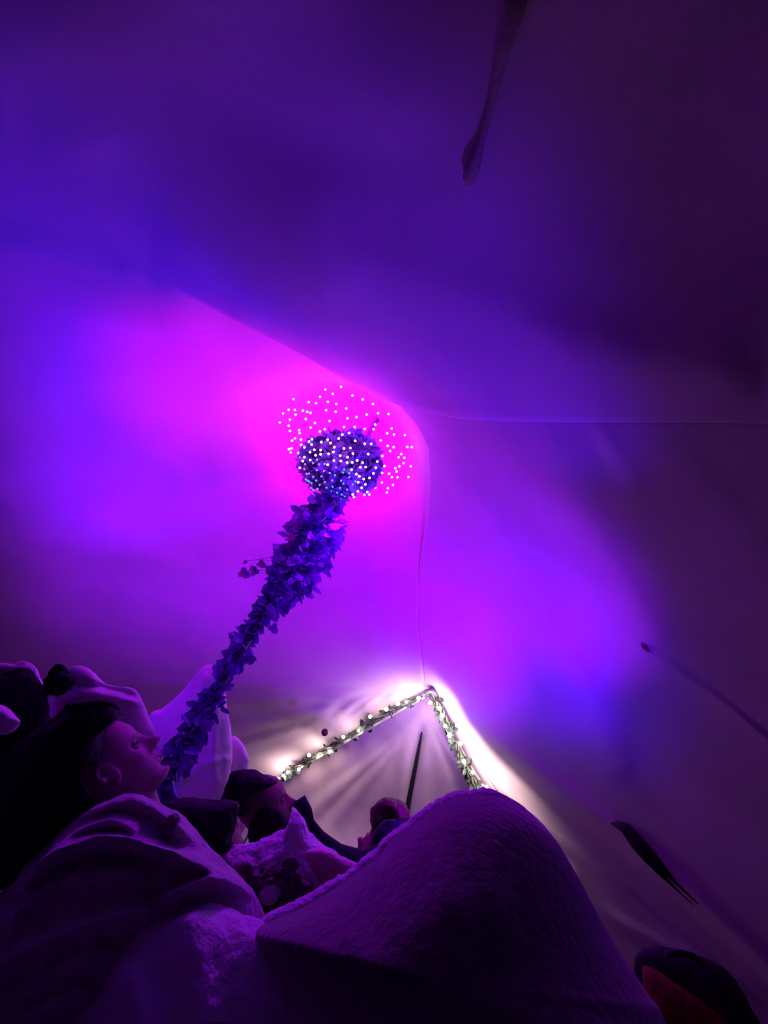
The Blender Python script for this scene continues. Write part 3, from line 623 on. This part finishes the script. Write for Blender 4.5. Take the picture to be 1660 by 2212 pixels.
# ------------------------------------------------------------------ covers
FG = [([(90, 1840), (180, 1765), (270, 1735), (340, 1745), (420, 1810)], 13, 0.048, .3),
      ([(60, 1880), (150, 1805), (225, 1775), (275, 1780), (300, 1800)], 12, 0.048, .3),
      ([(20, 1940), (60, 1890), (150, 1825), (240, 1808), (330, 1825), (420, 1862), (510, 1895)], 15, 0.072, .3),
      ([(0, 2010), (80, 1925), (200, 1880), (320, 1880)], 16, 0.035, .2),
      ([(340, 1950), (420, 1908), (495, 1900), (560, 1930)], 14, 0.056, .2),
      ([(-40, 2120), (60, 2050), (180, 2000), (330, 1960)], 20, 0.048, .2),
      ([(0, 2190), (110, 2110), (240, 2040)], 18, .028, .2), ([(-40, 2240), (60, 2200), (200, 2130)], 20, .028, .2)]
tag(puff('fleece_blanket', [(-120, 2060), (-60, 1985), (0, 1925), (60, 1862), (112, 1800), (170, 1752), (225, 1724), (280, 1713), (330, 1727), (368, 1746), (386, 1750), (416, 1780), (455, 1838), (500, 1878), (545, 1925), (575, 1990), (560, 2080), (480, 2240), (300, 2420), (-120, 2460)],
     (220, 2040), .93, (0, -.020), .13, .16, FLEECE, nr=90, na=260, folds=FG, rough=.012, rs=10), 'thick grey fleece blanket in heavy folds over the nearest person', 'blanket')
tag(puff('dark_wrap', [(345, 1790), (362, 1766), (380, 1757), (388, 1768), (372, 1800), (350, 1810)], (366, 1785), .90, (0, 0), .02, .03, PLUSH, rough=.01, rs=30), 'small dark tuft caught in a fold of the grey fleece blanket', 'tuft')
tag(puff('cotton_throw', [(60, 2440), (120, 2260), (190, 2140), (260, 2050), (330, 1985), (400, 1955), (455, 1942), (500, 1950), (550, 1975), (640, 2040), (720, 2130), (790, 2240), (860, 2440)],
     (420, 2200), .80, (0, -.02), .09, .08, PALE, nr=60, na=180, rough=.014, rs=9,
     folds=[([(400, 1960), (420, 2080), (440, 2240)], 50, .03, 0), ([(250, 2080), (300, 2150), (330, 2260)], 35, .02, 0)]), 'pale fleece throw bunched between the grey blanket and the raised knees', 'blanket')
tag(puff('fluffy_blanket', [(440, 1850), (480, 1836), (530, 1826), (580, 1810), (612, 1792), (628, 1760), (634, 1738), (650, 1752), (668, 1790), (690, 1822), (730, 1846), (775, 1868), (805, 1888), (760, 1940), (660, 2020), (560, 2060), (500, 1990), (465, 1910)],
     (600, 1900), 1.22, (0, -.04), .05, .10, PALE, nr=50, na=180, rough=.018, rs=14), 'fluffy white blanket over the middle sleepers, below the dark sleeve', 'blanket')
tag(puff('pink_forearm', [(662, 1846), (690, 1832), (722, 1842), (760, 1862), (790, 1884), (770, 1908), (720, 1915), (680, 1890)], (722, 1875), 1.10, (0, 0), .03, .05, mat('pink_skin_tone', (.6, .33, .4), .9, sheen=.3, bump=.4), rough=.01), 'small pinkish forearm shape on the fluffy white blanket', 'cushion')  # pink form built for a forearm showing on the blanket
KF = [([(760, 2080), (860, 2000), (1000, 1960), (1120, 1980)], 90, .006, 0)]
kb = tag(puff('knee_blanket', [(540, 2018), (590, 1985), (650, 1958), (710, 1925), (770, 1882), (812, 1850), (845, 1812), (885, 1785), (925, 1752), (975, 1722), (1022, 1713), (1075, 1716), (1125, 1738), (1172, 1780), (1212, 1830), (1250, 1895), (1285, 1960), (1320, 2025), (1362, 2090), (1402, 2150), (1440, 2215), (1500, 2460), (900, 2520), (760, 2400), (690, 2260), (620, 2150), (570, 2075)],
     (960, 2120), .80, (0, -.035), .20, .20, FLEECE2, nr=110, na=320, rough=.0015, rs=12, folds=KF, power=2.2), 'large dark brown fleece blanket over raised knees, its top rim lit violet', 'blanket')
lit_rim = [(548, 2019), (595, 1994), (652, 1968), (712, 1936), (772, 1894), (816, 1862), (850, 1824), (890, 1797), (930, 1765), (978, 1736), (1024, 1727), (1075, 1731), (1122, 1752), (1166, 1790), (1204, 1838)]
hc = catmull(lit_rim, 150); hr = [(0.020+0.006*noise.noise(Vector((i*.11, 0, 3)))+.004*noise.noise(Vector((i*.5, 1, 0))))*min(1, .25+i/12, .15+(149-i)/45) for i in range(150)]
hm = MB().tube([V(x, y, .80-.035*(y-2120)/100-.012) for x, y in hc], hr, 20).build('lit_rim', PALE, kb); hm['label'] = 'pale roll standing in for the lit rim'  # pale tube added so the blanket's upper edge looks lit
# ------------------------------------------------------------------ plush toy
pl = thing('plush_toy', 'dark furry plush toy with a round pale muzzle nestled in the fluffy white blanket', 'plush toy', V(590, 1940, 1.06))
puff('body', [(505, 1900), (530, 1884), (575, 1874), (612, 1868), (645, 1885), (672, 1922), (662, 1950), (615, 1982), (560, 2010), (535, 1980), (522, 1940)], (592, 1930), 1.05, (0, 0), .035, .06, PLUSH, pl, rough=.02, rs=35)
a1, a2, a3 = camdir(1, 0, 0), camdir(0, 1, 0), camdir(0, 0, 1)
MB().ball(V(584, 1922, 1.025), (.026, .028, .030), a1, a2, a3, 24, 16).build('muzzle', MUZZ, pl)
MB().ball(V(600, 1889, .985), (.009, .008, .007), a1, a2, a3).build('nose', BLACK, pl)
for x, y in ((566, 1880), (622, 1902)): MB().ball(V(x, y, 1.0), .0055).build('eye', BLACK, pl)
for x, y in ((530, 1880), (628, 1868)): MB().ball(V(x, y, 1.02), (.020, .018, .010), a1, a2, a3, 16, 10).build('ear', PLUSH, pl)
# ------------------------------------------------------------------ bag at the right
bg = thing('rucksack', 'black rucksack with a dark red panel slumped by the right wall', 'bag', V(1500, 2180, .95))
puff('shell', [(1376, 2052), (1405, 2042), (1435, 2044), (1480, 2056), (1532, 2074), (1565, 2092), (1592, 2125), (1620, 2172), (1650, 2230), (1700, 2420), (1500, 2440), (1400, 2220), (1370, 2100)], (1520, 2200), 1.0, (0, -.03), .05, .12, BLACK, bg, rough=.006)
puff('front_panel', [(1392, 2085), (1420, 2095), (1475, 2130), (1530, 2170), (1580, 2215), (1620, 2300), (1600, 2420), (1480, 2420), (1420, 2240), (1390, 2120)], (1500, 2250), .95, (0, -.03), .04, .05, REDC, bg, rough=.006)
MB().tube([V(x, y, .93) for x, y in ((1440, 2062), (1470, 2058), (1500, 2066), (1520, 2084))], .006, 8).build('grab_handle', BLACK, bg)
